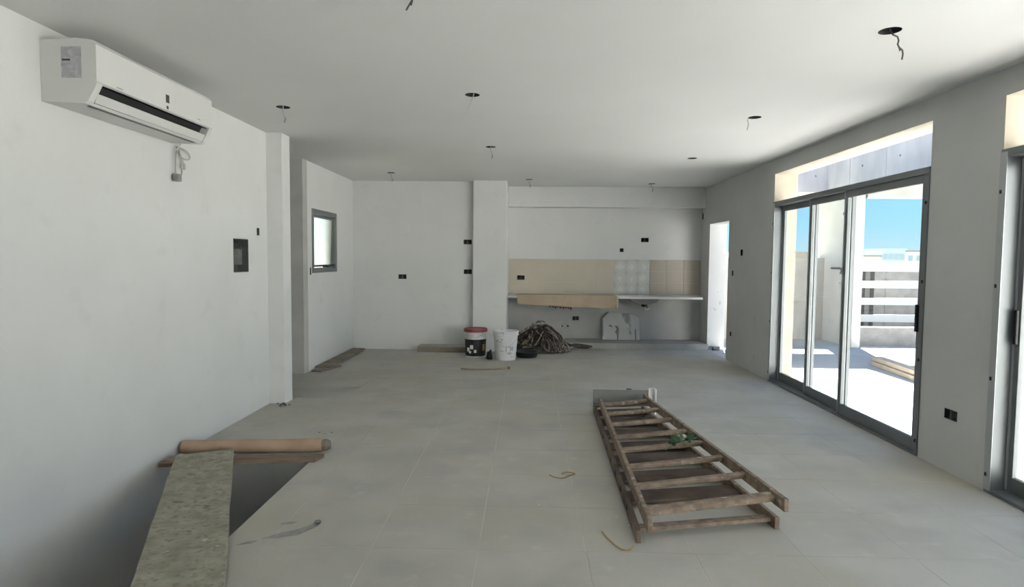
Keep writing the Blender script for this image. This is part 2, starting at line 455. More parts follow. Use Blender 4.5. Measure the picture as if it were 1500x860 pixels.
# right wall: two sliding-door openings with open transoms, a small doorway
D1 = (4.712, 7.640); D2 = (0.50, 4.017); ZT, ZF, ZD = 2.562, 2.218, 2.095
DS = (9.30, 10.27)
wr = MB().box(XR, XR2, Y0 - .2, YW + .2, -.25, H).build('wall_right', M['plaster_shaded'])
rc = MB()
D3 = (-2.3, .15)  # third opening, added behind the viewpoint to let in more daylight
for a, b in (D1, D2, D3): rc.box(XR - .1, XR2 + .1, a, b, 0, ZT)
rc.box(XR - .1, XR2 + .1, DS[0], DS[1], 0, ZD)
rc.box(XR - .05, XR + .05, 4.305, 4.435, .378, .452)
rc.box(XR - .05, XR + .05, 9.072, 9.128, .375, .440)
rc.box(XR - .05, XR + .05, 9.055, 9.115, 1.27, 1.35)
rc.box(XR - .05, XR + .05, 8.685, 8.77, 1.565, 1.655)
rc.box(XR - .05, XR + .05, 10.66, 10.73, 2.20, 2.305)
carve(wr, rc)
for y, z in ((8.17, .726), (8.15, .217)): MB().box(XR - .0012, XR - .0002, y - .012, y + .012, z - .03, z + .03).build('plaster_patch', M['ink_soft']).parent = wr
for pts in ([(3.10, .70), (3.135, .655), (3.15, .66), (3.165, .70), (3.155, .70), (3.14, .675), (3.115, .71)], [(3.05, .685), (3.075, .68), (3.07, .695)], [(3.16, .98), (3.185, .955), (3.19, .975)], [(3.20, .78), (3.22, .74), (3.235, .80), (3.215, .82)]):
    MB().prism(pts, 'y', DS[1] - .0015, DS[1] - .0003).build('trowel_mark', M['ink_soft']).parent = wr
for a, b in (D1, D2, D3):
    MB().box(XR + .001, XR2, a, b, ZT - .004, ZT).build('soffit_render', M['reveal']).parent = wr
    for y0_, y1_ in ((a, a + .004), (b - .004, b)):
        MB().box(XR + .001, XR2, y0_, y1_, ZF + .002, ZT - .004).box(XR + .14, XR2, y0_, y1_, .001, ZF + .002).build('jamb_render', M['reveal']).parent = wr
tag(wr, 'plaster window wall on the right side, greyed for its shade', 'wall', kind='structure')
wfr = MB().box(XL - .2, XR2, Y0 - .2, Y0, -.25, H).build('wall_front', M['concrete'])
tag(wfr, 'plain plaster wall behind the viewpoint', 'wall', kind='structure')

# stair shaft below the opening
sh = MB().box(HX, HX + .15, HY0, HY1, -2.7, -.25).box(XL, HX + .15, HY1, HY1 + .15, -2.7, -.25).box(XL, HX + .15, HY0 - .15, HY0, -2.7, -.25).box(XL - .2, HX + .15, HY0 - .15, HY1 + .15, -2.9, -2.7)
sh.box(HX - .004, HX - .0005, HY0, HY1 - .004, -.25, -.0015).box(XL + .001, HX - .0005, HY1 - .004, HY1 - .0005, -.25, -.0015)
tag(sh.build('wall_stairwell', M['well']), 'dark concrete shaft below the floor opening', 'stairwell', kind='structure')

# backsplash tiles: pieces of the kitchen wall
def wall_tile(x0, x1, z0, z1, m):
    o = MB().box(x0, x1, YW - .010, YW + .001, z0, z1).build('tile', m)
    o.parent = wk
SOCK = (-.117 - .065, -.117 + .065, 1.165 - .0375, 1.165 + .0375)
zb, zt = .885, 1.496
xs = [CX1 + .002]
while xs[-1] < 1.515 - .3: xs.append(round(xs[-1] + .3085, 4))
xs[-1] = 1.515
for i in range(len(xs) - 1):
    for j in range(3):
        z0, z1 = zb + j * (zt - zb) / 3, zb + (j + 1) * (zt - zb) / 3
        a, b = xs[i] + .0008, xs[i + 1] - .0008; c, d = z0 + .0008, z1 - .0008
        if a < SOCK[1] and b > SOCK[0] and c < SOCK[3] and d > SOCK[2]:
            # tile notched round the socket: four strips of one piece
            mb = MB(); s = SOCK
            for (p, q, r_, t) in ((a, max(a, s[0]), c, d), (min(b, s[1]), b, c, d), (max(a, s[0]), min(b, s[1]), c, max(c, s[2])), (max(a, s[0]), min(b, s[1]), min(d, s[3]), d)):
                if q - p > .004 and t - r_ > .004: mb.box(p, q, YW - .010, YW + .001, r_, t)
            o = mb.build('tile', M['tile_beige']); o.parent = wk
        else: wall_tile(a, b, c, d, M['tile_beige'])
for i in range(3):
    for j in range(3):
        wall_tile(1.515 + i * .206 + .0015, 1.515 + (i + 1) * .206 - .0015, zb + j * (zt - zb) / 3 + .0015, zb + (j + 1) * (zt - zb) / 3 - .0015, M['tile_pat'])
for i in range(3):
    for j in range(3):
        x0 = 2.133 + i * (XR - 2.133) / 3
        wall_tile(x0 + .0015, x0 + (XR - 2.133) / 3 - .0015, zb + j * (zt - zb) / 3 + .0015, zb + (j + 1) * (zt - zb) / 3 - .0015, M['tile_beige_shaded'])

# ------------------------------------------------------------------ small window in the far left wall
win = empty('window_1', (XF, (WY0 + WY1) / 2, WZ0), 'small grey aluminium window with frosted pane, tilted slightly open', 'window')
win['kind'] = 'structure'
fw_ = .075
f = MB().box(XF - .06, XF + .012, WY0, WY1, WZ1 - .075, WZ1 - .001, .004).box(XF - .06, XF + .012, WY0, WY1, WZ0 + .001, WZ0 + .07, .004)
f.box(XF - .06, XF + .012, WY0, WY0 + .06, WZ0 + .07, WZ1 - .075, .004).box(XF - .06, XF + .012, WY1 - .06, WY1, WZ0 + .07, WZ1 - .075, .004)
f.build('window_frame', M['alu'], win)
# awning sash hinged at the top, pushed outwards
ang = math.radians(2)
sm = Matrix.Translation((XF - .03, 0, WZ1 - .08)) @ Matrix.Rotation(ang, 4, 'Y')
sz = -(WZ1 - WZ0 - .155)
s = MB().box(-.02, .015, WY0 + .062, WY1 - .062, -.03, 0, 0, sm).box(-.02, .015, WY0 + .062, WY1 - .062, sz, sz + .03, 0, sm)
s.box(-.02, .015, WY0 + .062, WY0 + .085, sz + .03, -.03, 0, sm).box(-.02, .015, WY1 - .085, WY1 - .062, sz + .03, -.03, 0, sm)
sash = s.build('sash', M['alu'], win)
MB().box(-.004, .002, WY0 + .085, WY1 - .085, sz + .03, -.03, 0, sm).build('pane', M['frosted'], sash)
MB().box(XF - .045, XF + .03, 8.52, 8.64, WZ0 + .072, WZ0 + .10, .006).bar((XF + .0, 8.60, WZ0 + .09), (XF + .035, 8.78, WZ0 + .105), .02, .018).build('latch', M['black'], win)

# ------------------------------------------------------------------ sliding doors
def sliding_door(name, ya, yb, label, splits):
    """ya near jamb, yb far jamb; splits = list of (y0, y1, track) for each sash"""
    t = empty(name, (XR + .05, (ya + yb) / 2, 0), label, 'sliding door'); t['kind'] = 'structure'
    x0, x1 = XR - .012, XR + .135
    f = MB().box(x0, x1, ya + .001, yb - .001, ZF - .05, ZF, .004)
    f.box(x0, x1, ya + .001, ya + .045, .001, ZF - .05, .003).box(x0, x1, yb - .045, yb - .001, .001, ZF - .05, .003)
    f.build('frame', M['alu'], t)
    MB().box(x0, x1, ya + .045, yb - .045, .001, .022, .002).build('sill_track', M['alu'], t)
    # flange of the far jamb, paler
    MB().box(XR - .016, XR - .0125, yb - .06, yb - .002, .02, ZF - .02).build('cover_strip', M['alu_light'], t)
    for z in (.12, .75, 1.35, 1.95):
        for y in (ya + .02, yb - .02): MB().box(x0 - .008, x0 + .002, y - .008, y + .008, z - .012, z + .012, .002).build('screw_cap', M['black'], t)
    for (a, b, k) in splits:
        xa = XR + .008 + .042 * k; xb = xa + .032
        s = MB().box(xa, xb, a, a + .055, .025, ZF - .052, .003).box(xa, xb, b - .055, b, .025, ZF - .052, .003)
        s.box(xa, xb, a + .055, b - .055, .025, .125, .003).box(xa, xb, a + .055, b - .055, ZF - .115, ZF - .052, .003)
        so = s.build('sash', M['alu'], t)
        MB().box((xa + xb) / 2 - .003, (xa + xb) / 2 + .003, a + .055, b - .055, .125, ZF - .115).build('pane', M['glass'], so)
        # bright edge profile of the meeting stile
        MB().box(xb, xb + .006, b - .05, b - .012, .03, ZF - .06).box(xa - .004, xa, b - .018, b - .002, .03, ZF - .06).build('seal_strip', M['alu_light'], so)
    return t
d1 = sliding_door('door_1', *D1, 'three-panel grey aluminium sliding door nearer the kitchen', [(4.757, 5.965, 0), (5.905, 6.785, 1), (6.725, 7.595, 2)])
MB().box(XR - .018, XR + .007, 4.775, 4.80, .96, 1.17, .005).build('handle', M['black'], d1)
d2 = sliding_door('door_2', *D2, 'grey sliding door cut off by the right picture edge', [(.545, 1.74, 0), (1.68, 2.88, 1), (2.82, 3.972, 2)])
MB().box(XR + .07, XR + .091, 3.925, 3.95, .98, 1.20, .005).build('handle', M['black'], d2)

d3 = sliding_door('door_3_added', *D3, 'grey sliding door added unseen behind the viewpoint for more daylight', [(-2.255, -1.43, 0), (-1.49, -.65, 1), (-.71, .105, 2)])

# ------------------------------------------------------------------ electrical boxes set in the walls
def ebox(name, axis, sign, face, c, w, h_, depth, label, double=False, material='boxdark', group='empty electrical boxes'):
    """open box sunk in a wall; axis 'x' or 'y' is the wall normal, sign the side that looks into the room, face the wall plane"""
    u, z = c
    t = .004
    def B(mb, a0, a1, d0, d1, z0, z1):
        p, q = face - sign * d0, face - sign * d1
        lo, hi = min(p, q), max(p, q)
        return mb.box(lo, hi, a0, a1, z0, z1) if axis == 'x' else mb.box(a0, a1, lo, hi, z0, z1)
    mb = MB(); e = .0015
    u0, u1, z0, z1 = u - w / 2 + e, u + w / 2 - e, z - h_ / 2 + e, z + h_ / 2 - e
    B(mb, u0, u1, depth - t, depth - e, z0, z1)
    B(mb, u0, u1, -.002, depth - t, z0, z0 + t); B(mb, u0, u1, -.002, depth - t, z1 - t, z1)
    B(mb, u0, u0 + t, -.002, depth - t, z0 + t, z1 - t); B(mb, u1 - t, u1, -.002, depth - t, z0 + t, z1 - t)
    loc = (face, u, z) if axis == 'x' else (u, face, z)
    o = empty(name, loc, label, 'electrical box', group)
    mb.build('back_box', M[material], o)
    if double:
        m2 = MB(); B(m2, u - .006, u + .006, -.002, depth - t, z0 + t, z1 - t); m2.build('divider', M['wire'], o)
    m3 = MB()
    for k in range(2):
        a = u + (k - .5) * w * .35
        pts = []
        for q in range(6):
            dd = depth - t - q * depth * .16; off = .012 * math.sin(q * 1.7 + k)
            p = face - sign * dd
            pts.append((p, a + off, z - .006 * q + .01) if axis == 'x' else (a + off, p, z - .006 * q + .01))
        m3.tube(pts, .0022, 5)
    m3.build('wire', M['wire'], o)
    return o
ebox('electrical_box', 'y', -1, YB, (-2.035, 1.1875), .13, .075, .05, 'lone black double electrical box low on back wall', True)
ebox('electrical_box', 'y', -1, YB, (-.975, 1.7595), .13, .075, .05, 'upper black electrical box beside the white column', True)
ebox('electrical_box', 'y', -1, YB, (-.97, 1.2775), .13, .075, .05, 'lower black electrical box beside the white column', True)
ebox('electrical_box', 'y', -1, YW, (-.117, 1.165), .13, .075, .05, 'black electrical box in the beige kitchen tiles', True)
ebox('electrical_box', 'y', -1, YW, (1.64, 1.66), .065, .065, .05, 'small square electrical box just above the patterned tiles')
ebox('electrical_box', 'y', -1, YW, (2.04, 1.84), .13, .075, .05, 'highest black electrical box on the kitchen wall', True)
ebox('electrical_box', 'y', -1, YW, (.855, .455), .11, .07, .05, 'dark electrical box below the kitchen counter', True)
ebox('electrical_box', 'x', -1, XR, (4.37, .415), .13, .074, .05, 'black electrical box between the two sliding doors', True)
ebox('electrical_box', 'x', -1, XR, (9.10, .4075), .056, .065, .05, 'low small electrical box next to the doorway jamb')
ebox('electrical_box', 'x', -1, XR, (9.085, 1.31), .06, .08, .05, 'grey switch box at hand height by the doorway', False, 'wire')
ebox('electrical_box', 'x', -1, XR, (8.7275, 1.61), .085, .09, .05, 'black switch box higher between doorway and sliding door')
ebox('electrical_box', 'x', -1, XR, (10.695, 2.2525), .07, .105, .05, 'tall box high in the corner above the kitchen', False, 'wire')
ebox('electrical_box', 'x', 1, XL, (5.89, 1.7375), .056, .075, .05, 'small switch box right of the breaker recess', False, 'wire')
ebox('electrical_box', 'x', 1, XF, (7.9275, 1.31), .045, .10, .04, 'narrow switch box left of the small window', False, 'wire')
for x, lb in ((.62, 'left'), (.72, 'right')):
    o = empty('water_outlet', (x, YW, .3175), f'{lb} one of two small water outlets under the counter', 'water outlet', 'water outlets below the counter')
    MB().tube([(x, YW + .028, .3175), (x, YW - .012, .3175)], .016, 10).build('pipe_stub', M['wire'], o)
    MB().tube([(x, YW - .0125, .3175), (x, YW - .02, .3175)], .012, 8).build('plug', M['black'], o)

# breaker recess
br = empty('breaker_recess', (XL, 5.53, 1.352), 'tall dark recessed breaker box in the left wall', 'breaker box')
m = MB(); e = .002
m.box(XL - .099, XL - .094, 5.387, 5.673, 1.354, 1.656)
m.box(XL - .094, XL + .003, 5.387, 5.393, 1.354, 1.656).box(XL - .094, XL + .003, 5.667, 5.673, 1.354, 1.656)
m.box(XL - .094, XL + .003, 5.393, 5.667, 1.354, 1.360).box(XL - .094, XL + .003, 5.393, 5.667, 1.650, 1.656)
m.build('enclosure', mat('breaker_box_grey', (.075, .08, .075), .7, (.11, .115, .11), 20), br)
MB().box(XL - .092, XL - .05, 5.40, 5.66, 1.42, 1.585, .004).build('back_plate', mat('dusty_grey_plate', (.10, .108, .10), .8, (.16, .165, .155), 14), br)
m = MB()
for k in range(4):
    y = 5.43 + k * .05
    m.tube([(XL - .09, y, 1.645), (XL - .05, y + .01, 1.62), (XL - .035, y + .015, 1.595 - .01 * k), (XL - .05, y + .03, 1.57)], .006, 6)
m.build('cable', M['black'], br)
MB().box(XL - .09, XL - .03, 5.395, 5.44, 1.361, 1.40, .005).build('rubble', M['ink'], br)

# ------------------------------------------------------------------ lamp cut-outs with wires
for i, (x, y, lb, wk_) in enumerate(HOLES):
    o = empty('lamp_cutout', (x, y, H), lb, 'lamp cut-out', 'round lamp cut-outs in the ceiling')
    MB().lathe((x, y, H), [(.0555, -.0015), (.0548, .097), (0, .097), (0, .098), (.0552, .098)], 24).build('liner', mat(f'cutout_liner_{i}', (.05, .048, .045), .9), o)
    if wk_ is None: continue
    if wk_ == 0:
        a = [(0, 0, .08), (0, 0, 0), (.012, -.01, -.025), (.035, -.01, -.035), (.042, -.01, -.055), (.036, -.012, -.075), (.046, -.012, -.092), (.062, -.012, -.105), (.066, -.012, -.125), (.062, -.012, -.155)]
        b_ = [(.036, -.012, -.075), (.042, -.016, -.095), (.048, -.016, -.112)]
        m = MB().tube([(x + p[0], y + p[1], H + p[2]) for p in a], .0045, 6).tube([(x + p[0], y + p[1], H + p[2]) for p in b_], .0035, 6)
        m.build('wire', M['wire'], o)
    elif wk_ == 4:
        a = [(0, 0, .08), (0, 0, .0), (-.012, .0, -.03), (-.004, 0, -.055), (-.02, 0, -.08), (-.035, .0, -.105)]
        MB().tube([(x + p[0], y + p[1], H + p[2]) for p in a], .0042, 6).tube([(x - .004, y, H - .05), (x - .012, y - .004, H - .085)], .004, 6).build('wire', M['wire'], o)
    elif wk_ == 1:
        a = [(0, 0, .08), (.01, 0, 0), (-.01, 0, -.06), (-.035, 0, -.10), (-.05, 0, -.14)]
        MB().tube([(x + p[0], y + p[1], H + p[2]) for p in a], .004, 6).build('wire', M['wire_l'], o)
    elif wk_ == 3:
        a = [(-.02, 0, .08), (-.05, 0, 0), (-.06, 0, -.02), (-.05, 0, -.06), (-.062, 0, -.11)]
        MB().tube([(x + p[0], y + p[1], H + p[2]) for p in a], .004, 6).build('wire', M['wire_l'], o)
    else:
        a = [(0, 0, .08), (.0, 0, -.04), (.02, 0, -.09), (.01, 0, -.13)]
        MB().tube([(x + p[0], y + p[1], H + p[2]) for p in a], .005, 6).build('wire', M['wire_l'], o)
        MB().tube([(x + .02, y, H - .088), (x + .012, y, H - .125)], .0065, 6).build('connector', M['plug_grey'], o)

# ------------------------------------------------------------------ air conditioner
AY0, AY1 = 3.27, 4.47
ac = empty('air_conditioner', (XL, (AY0 + AY1) / 2, 2.31), 'white split air conditioner indoor unit high on the left wall', 'air conditioner')
prof = [(XL + .001, 2.322), (XL + .001, 2.645), (XL + .20, 2.655), (XL + .288, 2.645), (XL + .305, 2.622), (XL + .305, 2.415), (XL + .29, 2.385), (XL + .255, 2.325), (XL + .235, 2.312)]
prof_in = [(XL + .001, 2.322), (XL + .001, 2.645), (XL + .20, 2.655), (XL + .288, 2.645), (XL + .305, 2.622), (XL + .305, 2.427), (XL + .297, 2.420), (XL + .25, 2.43), (XL + .215, 2.36), (XL + .245, 2.325), (XL + .235, 2.312)]
body = MB().prism(prof, 'y', AY0, AY0 + .045).prism(prof, 'y', AY1 - .045, AY1).prism(prof_in, 'y', AY0 + .045, AY1 - .045).build('body', M['ac'], ac)
smooth_by_angle(body, 25)
MB().prism([(XL + .294, 2.4175), (XL + .251, 2.427), (XL + .217, 2.361), (XL + .2445, 2.3285), (XL + .243, 2.327), (XL + .2145, 2.36), (XL + .2495, 2.4285)], 'y', AY0 + .046, AY1 - .046).build('outlet', M['black'], ac)
MB().prism([(XL + .278, 2.372), (XL + .254, 2.325), (XL + .247, 2.330), (XL + .270, 2.376)], 'y', AY0 + .05, AY1 - .05).build('louvre_flap', M['ac'], ac)
m = MB().box(XL + .206, XL + .228, AY0 + .06, AY1 - .10, 2.308, 2.3125)
m.build('intake_line', M['ac_grey'], ac)
MB().box(XL + .3045, XL + .3065, AY0 + .005, AY1 - .005, 2.423, 2.427).build('panel_seam', M['ink_soft'], ac)
MB().box(XL + .305, XL + .3065, 3.90, 3.935, 2.475, 2.525).box(XL + .305, XL + .3065, 3.905, 3.925, 2.435, 2.455).build('badge', M['ink'], ac)
for (y, z, w) in ((3.43, 2.435, .05), (4.27, 2.45, .04)): MB().box(XL + .305, XL + .3062, y, y + w, z, z + .008).build('smudge', M['ink_soft'], ac)
st = MB().box(XL + .115, XL + .225, AY0 - .0012, AY0 + .001, 2.445, 2.61).build('energy_sticker', M['sticker'], ac)
for (xa, xb, za, zb_, mm) in ((.12, .165, 2.535, 2.545, 'ink'), (.12, .145, 2.56, 2.60, 'ink_soft'), (.19, .222, 2.57, 2.60, 'ink_soft'), (.205, .222, 2.46, 2.55, 'ink_soft'), (.125, .16, 2.455, 2.50, 'ink_soft')):
    MB().box(XL + xa, XL + xb, AY0 - .002, AY0 - .001, za, zb_).build('print', M[mm], st)
# loose power cable with plug hanging below it
pc = empty('power_cable', (XL + .02, 4.49, 2.05), 'grey looped power cable with plug dangling under the air conditioner', 'cable')
def arc(pts, n=6):
    out = []
    P = [Vector(p) for p in pts]
    P = [P[0]] + P + [P[-1]]
    for i in range(1, len(P) - 2):
        for k in range(n):
            t = k / n
            out.append(0.5 * ((2 * P[i]) + (-P[i - 1] + P[i + 1]) * t + (2 * P[i - 1] - 5 * P[i] + 4 * P[i + 1] - P[i + 2]) * t * t + (-P[i - 1] + 3 * P[i] - 3 * P[i + 1] + P[i + 2]) * t ** 3))
    out.append(P[-2]); return out
cx = XL + .03
MB().tube(arc([(cx + .02, 4.50, 2.322), (cx, 4.49, 2.29), (cx, 4.53, 2.30), (cx, 4.62, 2.285), (cx, 4.66, 2.25), (cx, 4.62, 2.225), (cx, 4.53, 2.235), (cx, 4.49, 2.27), (cx, 4.47, 2.22), (cx, 4.465, 2.15), (cx, 4.47, 2.10)]), .006, 6).build('cord', M['wire_l'], pc)
MB().tube(arc([(cx + .015, 4.49, 2.28), (cx + .015, 4.52, 2.20), (cx + .015, 4.52, 2.12), (cx + .012, 4.50, 2.08)]), .006, 6).build('cord', M['wire_l'], pc)
MB().box(cx - .02, cx + .025, 4.45, 4.505, 2.045, 2.10, .008).build('plug', M['plug_grey'], pc)
MB().box(cx - .01, cx + .01, 4.56, 4.585, 2.145, 2.19, .004).tube([(cx, 4.572, 2.19), (cx, 4.55, 2.24)], .003, 5).build('cable_tag', M['wire_l'], pc)

# ------------------------------------------------------------------ kitchen
ct = empty('kitchen_countertop', (1.28, 10.45, .84), 'long white stone countertop along the kitchen niche', 'countertop')
MB().box(CX1 + .002, 2.90, 10.15, YW - .012, .845, .882, .004).build('slab', M['stone'], ct)
MB().box(CX1 + .002, 2.90, YW - .04, YW - .004, .815, .844).build('wall_batten', M['plinth'], ct)
sk = empty('sink_bowl', (1.95, 10.45, .70), 'steel sink bowl underside hanging below the counter', 'sink')
m = MB().prism([(1.70, .8435), (2.22, .8435), (2.17, .78), (2.05, .745), (1.88, .745), (1.76, .79)], 'y', 10.28, 10.62, .012).build('bowl', M['sink_dull'], sk)
MB().lathe((1.99, 10.40, .70), [(0, 0), (.05, .0), (.055, .02), (.055, .044), (0, .044)], 16).build('drain', M['black'], sk)
MB().tube(arc([(1.99, 10.40, .70), (1.99, 10.42, .66), (2.04, 10.48, .65), (2.10, 10.6, .66), (2.10, YW - .002, .66)]), .02, 8).build('trap_pipe', M['wire_l'], sk)

# folded long cardboard lying over the counter edge
cb = empty('cardboard_sheet', (.67, 10.12, .69), 'long folded tan cardboard draped over the counter edge', 'cardboard')
y_l, y_r = 10.135, 10.04
m = MB()
def P3(x, y, z): return Vector((x, y, z))
def slab(mb, q, n, t):
    n = Vector(n) * t
    a = [Vector(p) for p in q]; b = [p + n for p in a]
    bm = bmesh.new(); A = [bm.verts.new(p) for p in a]; B_ = [bm.verts.new(p) for p in b]
    bm.faces.new(A); bm.faces.new(B_)
    for i in range(len(A)): bm.faces.new((A[i], A[(i + 1) % len(A)], B_[(i + 1) % len(A)], B_[i]))
    return mb._add(bm)
slab(m, [(-.165, 10.13, .745), (1.46, 10.07, .683), (1.46, 10.07, .905), (-.165, 10.13, .905)], (0, -1, 0), .012)
m.build('front_leaf', M['card'], cb)
m = MB(); slab(m, [(-.165, 10.13, .893), (1.46, 10.07, .893), (1.46, 10.40, .884), (-.165, 10.42, .884)], (0, 0, 1), .012)
m.build('top_leaf', M['card'], cb)
m = MB(); slab(m, [(1.463, 10.056, .683), (1.50, 10.075, .70), (1.50, 10.10, .87), (1.463, 10.056, .906)], (-.2, .6, 0), .012)
m.build('end_flap', M['card'], cb)
m = MB()
for k in range(9):
    x = .36 + k * .042; zz = .727 - .024 * (k / 8)
    m.prism([(x, zz), (x + .045, zz - .002), (x + .03, zz - .028 - .014 * (k % 3)), (x + .008, zz - .02 - .012 * ((k + 1) % 2))], 'y', 10.102 - .0015 * k, 10.108 - .0015 * k)
m.build('torn_fringe', M['card_dark'], cb)

# marble offcut leaning on the niche wall
ms = empty('marble_slab', (1.63, 10.62, .10), 'pale marble slab with clipped corners leaning under the counter', 'marble slab')
tilt = Matrix.Translation((0, 10.60, .102)) @ Matrix.Rotation(math.radians(-12), 4, 'X')
MB().prism([(1.31, 0), (1.31, .36), (1.43, .485), (1.88, .45), (1.955, .37), (1.955, 0)], 'y', -.012, .012, .002, tilt).build('slab', M['marble'], ms)
MB().prism([(1.878, .0), (1.878, .185), (1.893, .185), (1.893, .0)], 'y', -.0135, -.0125, 0, tilt).prism([(1.315, .06), (1.325, .06), (1.325, .35), (1.315, .35)], 'y', -.0135, -.0125, 0, tilt).build('dark_groove', M['ink'], ms)
MB().prism([(1.42, .25), (1.46, .26), (1.50, .22), (1.44, .23)], 'y', -.0135, -.0125, 0, tilt).prism([(1.52, .25), (1.58, .24), (1.60, .19), (1.585, .0), (1.565, 0), (1.56, .10), (1.53, .13), (1.56, .19)], 'y', -.0135, -.0125, 0, tilt).build('dark_stain', M['crumb'], ms)

# ------------------------------------------------------------------ buckets
def bucket(name, x, y, r0, r1, h_, label, mat_body):
    o = empty(name, (x, y, 0), label, 'bucket')
    t = .006
    prof = [(0, .001), (r0 * .97, .001), (r0, .012), (r0 + (r1 - r0) * .86, h_ * .86), (r1 + .012, h_ * .862), (r1 + .012, h_ * .885), (r1 - .002, h_ * .89), (r1 + .008, h_ - .012), (r1 + .008, h_), (r1 - t, h_), (r0 - t, .012), (0, .012)]
    b = MB().lathe((x, y, 0), prof, 32).build('body', mat_body, o); smooth_by_angle(b, 35)
    return o
def band(mb, x, y, z0, z1, ra, rb, a0, a1, n=20, off=.0015):
    for i in range(n):
        t0, t1 = a0 + (a1 - a0) * i / n, a0 + (a1 - a0) * (i + 1) / n
        q = [(x + (ra + off) * math.cos(t0), y + (ra + off) * math.sin(t0), z0), (x + (ra + off) * math.cos(t1), y + (ra + off) * math.sin(t1), z0),
             (x + (rb + off) * math.cos(t1), y + (rb + off) * math.sin(t1), z1), (x + (rb + off) * math.cos(t0), y + (rb + off) * math.sin(t0), z1)]
        mb.quad(*q)
    return mb
bx, by = -.785, 9.27
b1 = bucket('paint_bucket', bx, by, .150, .166, .40, 'white paint bucket with red lid and black printed label', M['bucket'])
MB().lathe((bx, by, 0), [(.178, .385), (.182, .39), (.182, .425), (.172, .432), (.16, .424), (0, .424)], 32).lathe((bx, by, 0), [(.182, .39), (.176, .385), (.1745, .40)], 32).build('lid', M['red'], b1)
def rb1(z): return .150 + .016 * z / .40
m = band(MB(), bx, by, .02, .275, rb1(.02), rb1(.275), math.radians(178), math.radians(362), 26, .002)
lab = m.build('label_print', M['black'], b1)
m = MB()
band(m, bx, by, .10, .20, rb1(.10), rb1(.20), math.radians(316), math.radians(334), 4, .0035)
m.build('print', M['yellow'], lab)
m = MB()
for a0, a1, z0, z1 in ((222, 240, .09, .15), (244, 262, .13, .19), (236, 250, .065, .10), (266, 280, .075, .12)):
    band(m, bx, by, z0, z1, rb1(z0), rb1(z1), math.radians(a0), math.radians(a1), 4, .0035)
m.build('print', M['white'], lab)
bx, by = -.315, 9.02
b2 = bucket('plaster_bucket', bx, by, .150, .185, .43, 'open white plaster bucket smeared with grey dirt', M['bucket'])
def rb2(z): return .150 + (.185 - .150) * z / .43
for a0, a1, z0, z1 in ((222, 234, .275, .31), (238, 252, .27, .285), (272, 277, .13, .22), (280, 294, .20, .212), (294, 298, .13, .21), (240, 262, .14, .15), (300, 312, .15, .21)):
    band(MB(), bx, by, z0, z1, rb2(z0), rb2(z1), math.radians(a0), math.radians(a1), 4, .002).build('grey_print', M['ink_soft'], b2)
hp = [(bx + (rb2(.37) + .016) * math.cos(a), by + (rb2(.37) + .016) * math.sin(a), .372 - .16 * math.sin((a - math.radians(200)) / math.radians(140) * math.pi)) for a in [math.radians(200 + 140 * k / 14) for k in range(15)]]
MB().tube(hp, .003, 6).build('wire_handle', M['wire_l'], b2)
# dark bits beside the buckets
o = empty('black_rag', (-.555, 8.98, 0), 'crumpled black rag on the floor between the two buckets', 'rag')
m = MB()
for k in range(7):
    a = k * .9; m.tube(arc([(-.555 + .04 * math.cos(a), 8.98 + .04 * math.sin(a), .012), (-.555 + .02 * math.cos(a + 1), 8.98 + .02 * math.sin(a), .07 + .012 * k), (-.555 + .04 * math.cos(a + 2), 8.98 + .04 * math.sin(a + 2), .014)], 4), [.014] * 9, 6)
m.build('folds', M['black'], o, True)
o = empty('rubber_basin', (.0, 9.28, 0), 'low black rubber basin at the foot of the rope heap', 'basin')
b = MB().lathe((.0, 9.28, 0), [(0, .001), (.15, .001), (.185, .075), (.195, .078), (.19, .085), (.178, .08), (.145, .012), (0, .012)], 28).build('bowl', M['black'], o); smooth_by_angle(b)
MB().tube([(.0 + .19 * math.cos(a), 9.28 + .19 * math.sin(a), .082) for a in [2 * math.pi * k / 28 for k in range(29)]], .007, 6, False).build('rim', M['black'], o, True)

# ------------------------------------------------------------------ heap of rope
rp = empty('rope_heap', (.38, 9.95, 0), 'large heap of tangled brown rope under the counter', 'rope')
rr = random.Random(5)
def heap_h(u, v): return max(0.0, 1 - (abs(u) ** 1.7 + abs(v) ** 1.7))
def strand(n_pts, seed, zmax):
    q = random.Random(seed); cx0, cy0 = .27, 9.88
    u, v = q.uniform(-.75, .75), q.uniform(-.75, .75); a = q.uniform(0, 6.28); pts = []
    lev = q.uniform(.35, 1.0)
    for k in range(n_pts):
        a += q.uniform(-.75, .75) + .12
        u += .13 * math.cos(a); v += .13 * math.sin(a)
        d = math.hypot(u, v)
        if d > .95: u *= .93 / d; v *= .93 / d; a += 1.4
        hgt = heap_h(u * .95 + .15, v) ** .75
        pts.append((cx0 + u * .46 + .0, cy0 + v * .36, .018 + zmax * hgt * lev + q.uniform(0, .02)))
    return arc(pts, 3)
for k in range(58):
    MB().tube(strand(18, 100 + k, .47), .0105, 5).build('strand', (M['rope_a'], M['rope_b'], M['rope_b'], M['rope_c'])[k % 4], rp, True)
core = MB().lathe((0, 0, 0), [(1, 0), (.93, .18), (.72, .5), (.42, .78), (.15, .93), (0, .96)], 20)
bmesh.ops.transform(core.bm, matrix=Matrix.Translation((.22, 9.88, .001)) @ Matrix.Diagonal((.40, .31, .40, 1)), verts=core.bm.verts[:])
for v in core.bm.verts: v.co += Vector((rr.uniform(-.03, .03), rr.uniform(-.03, .03), rr.uniform(-.0, .03) if v.co.z > .02 else 0))
core.build('inner_coils', M['rope_b'], rp, True)
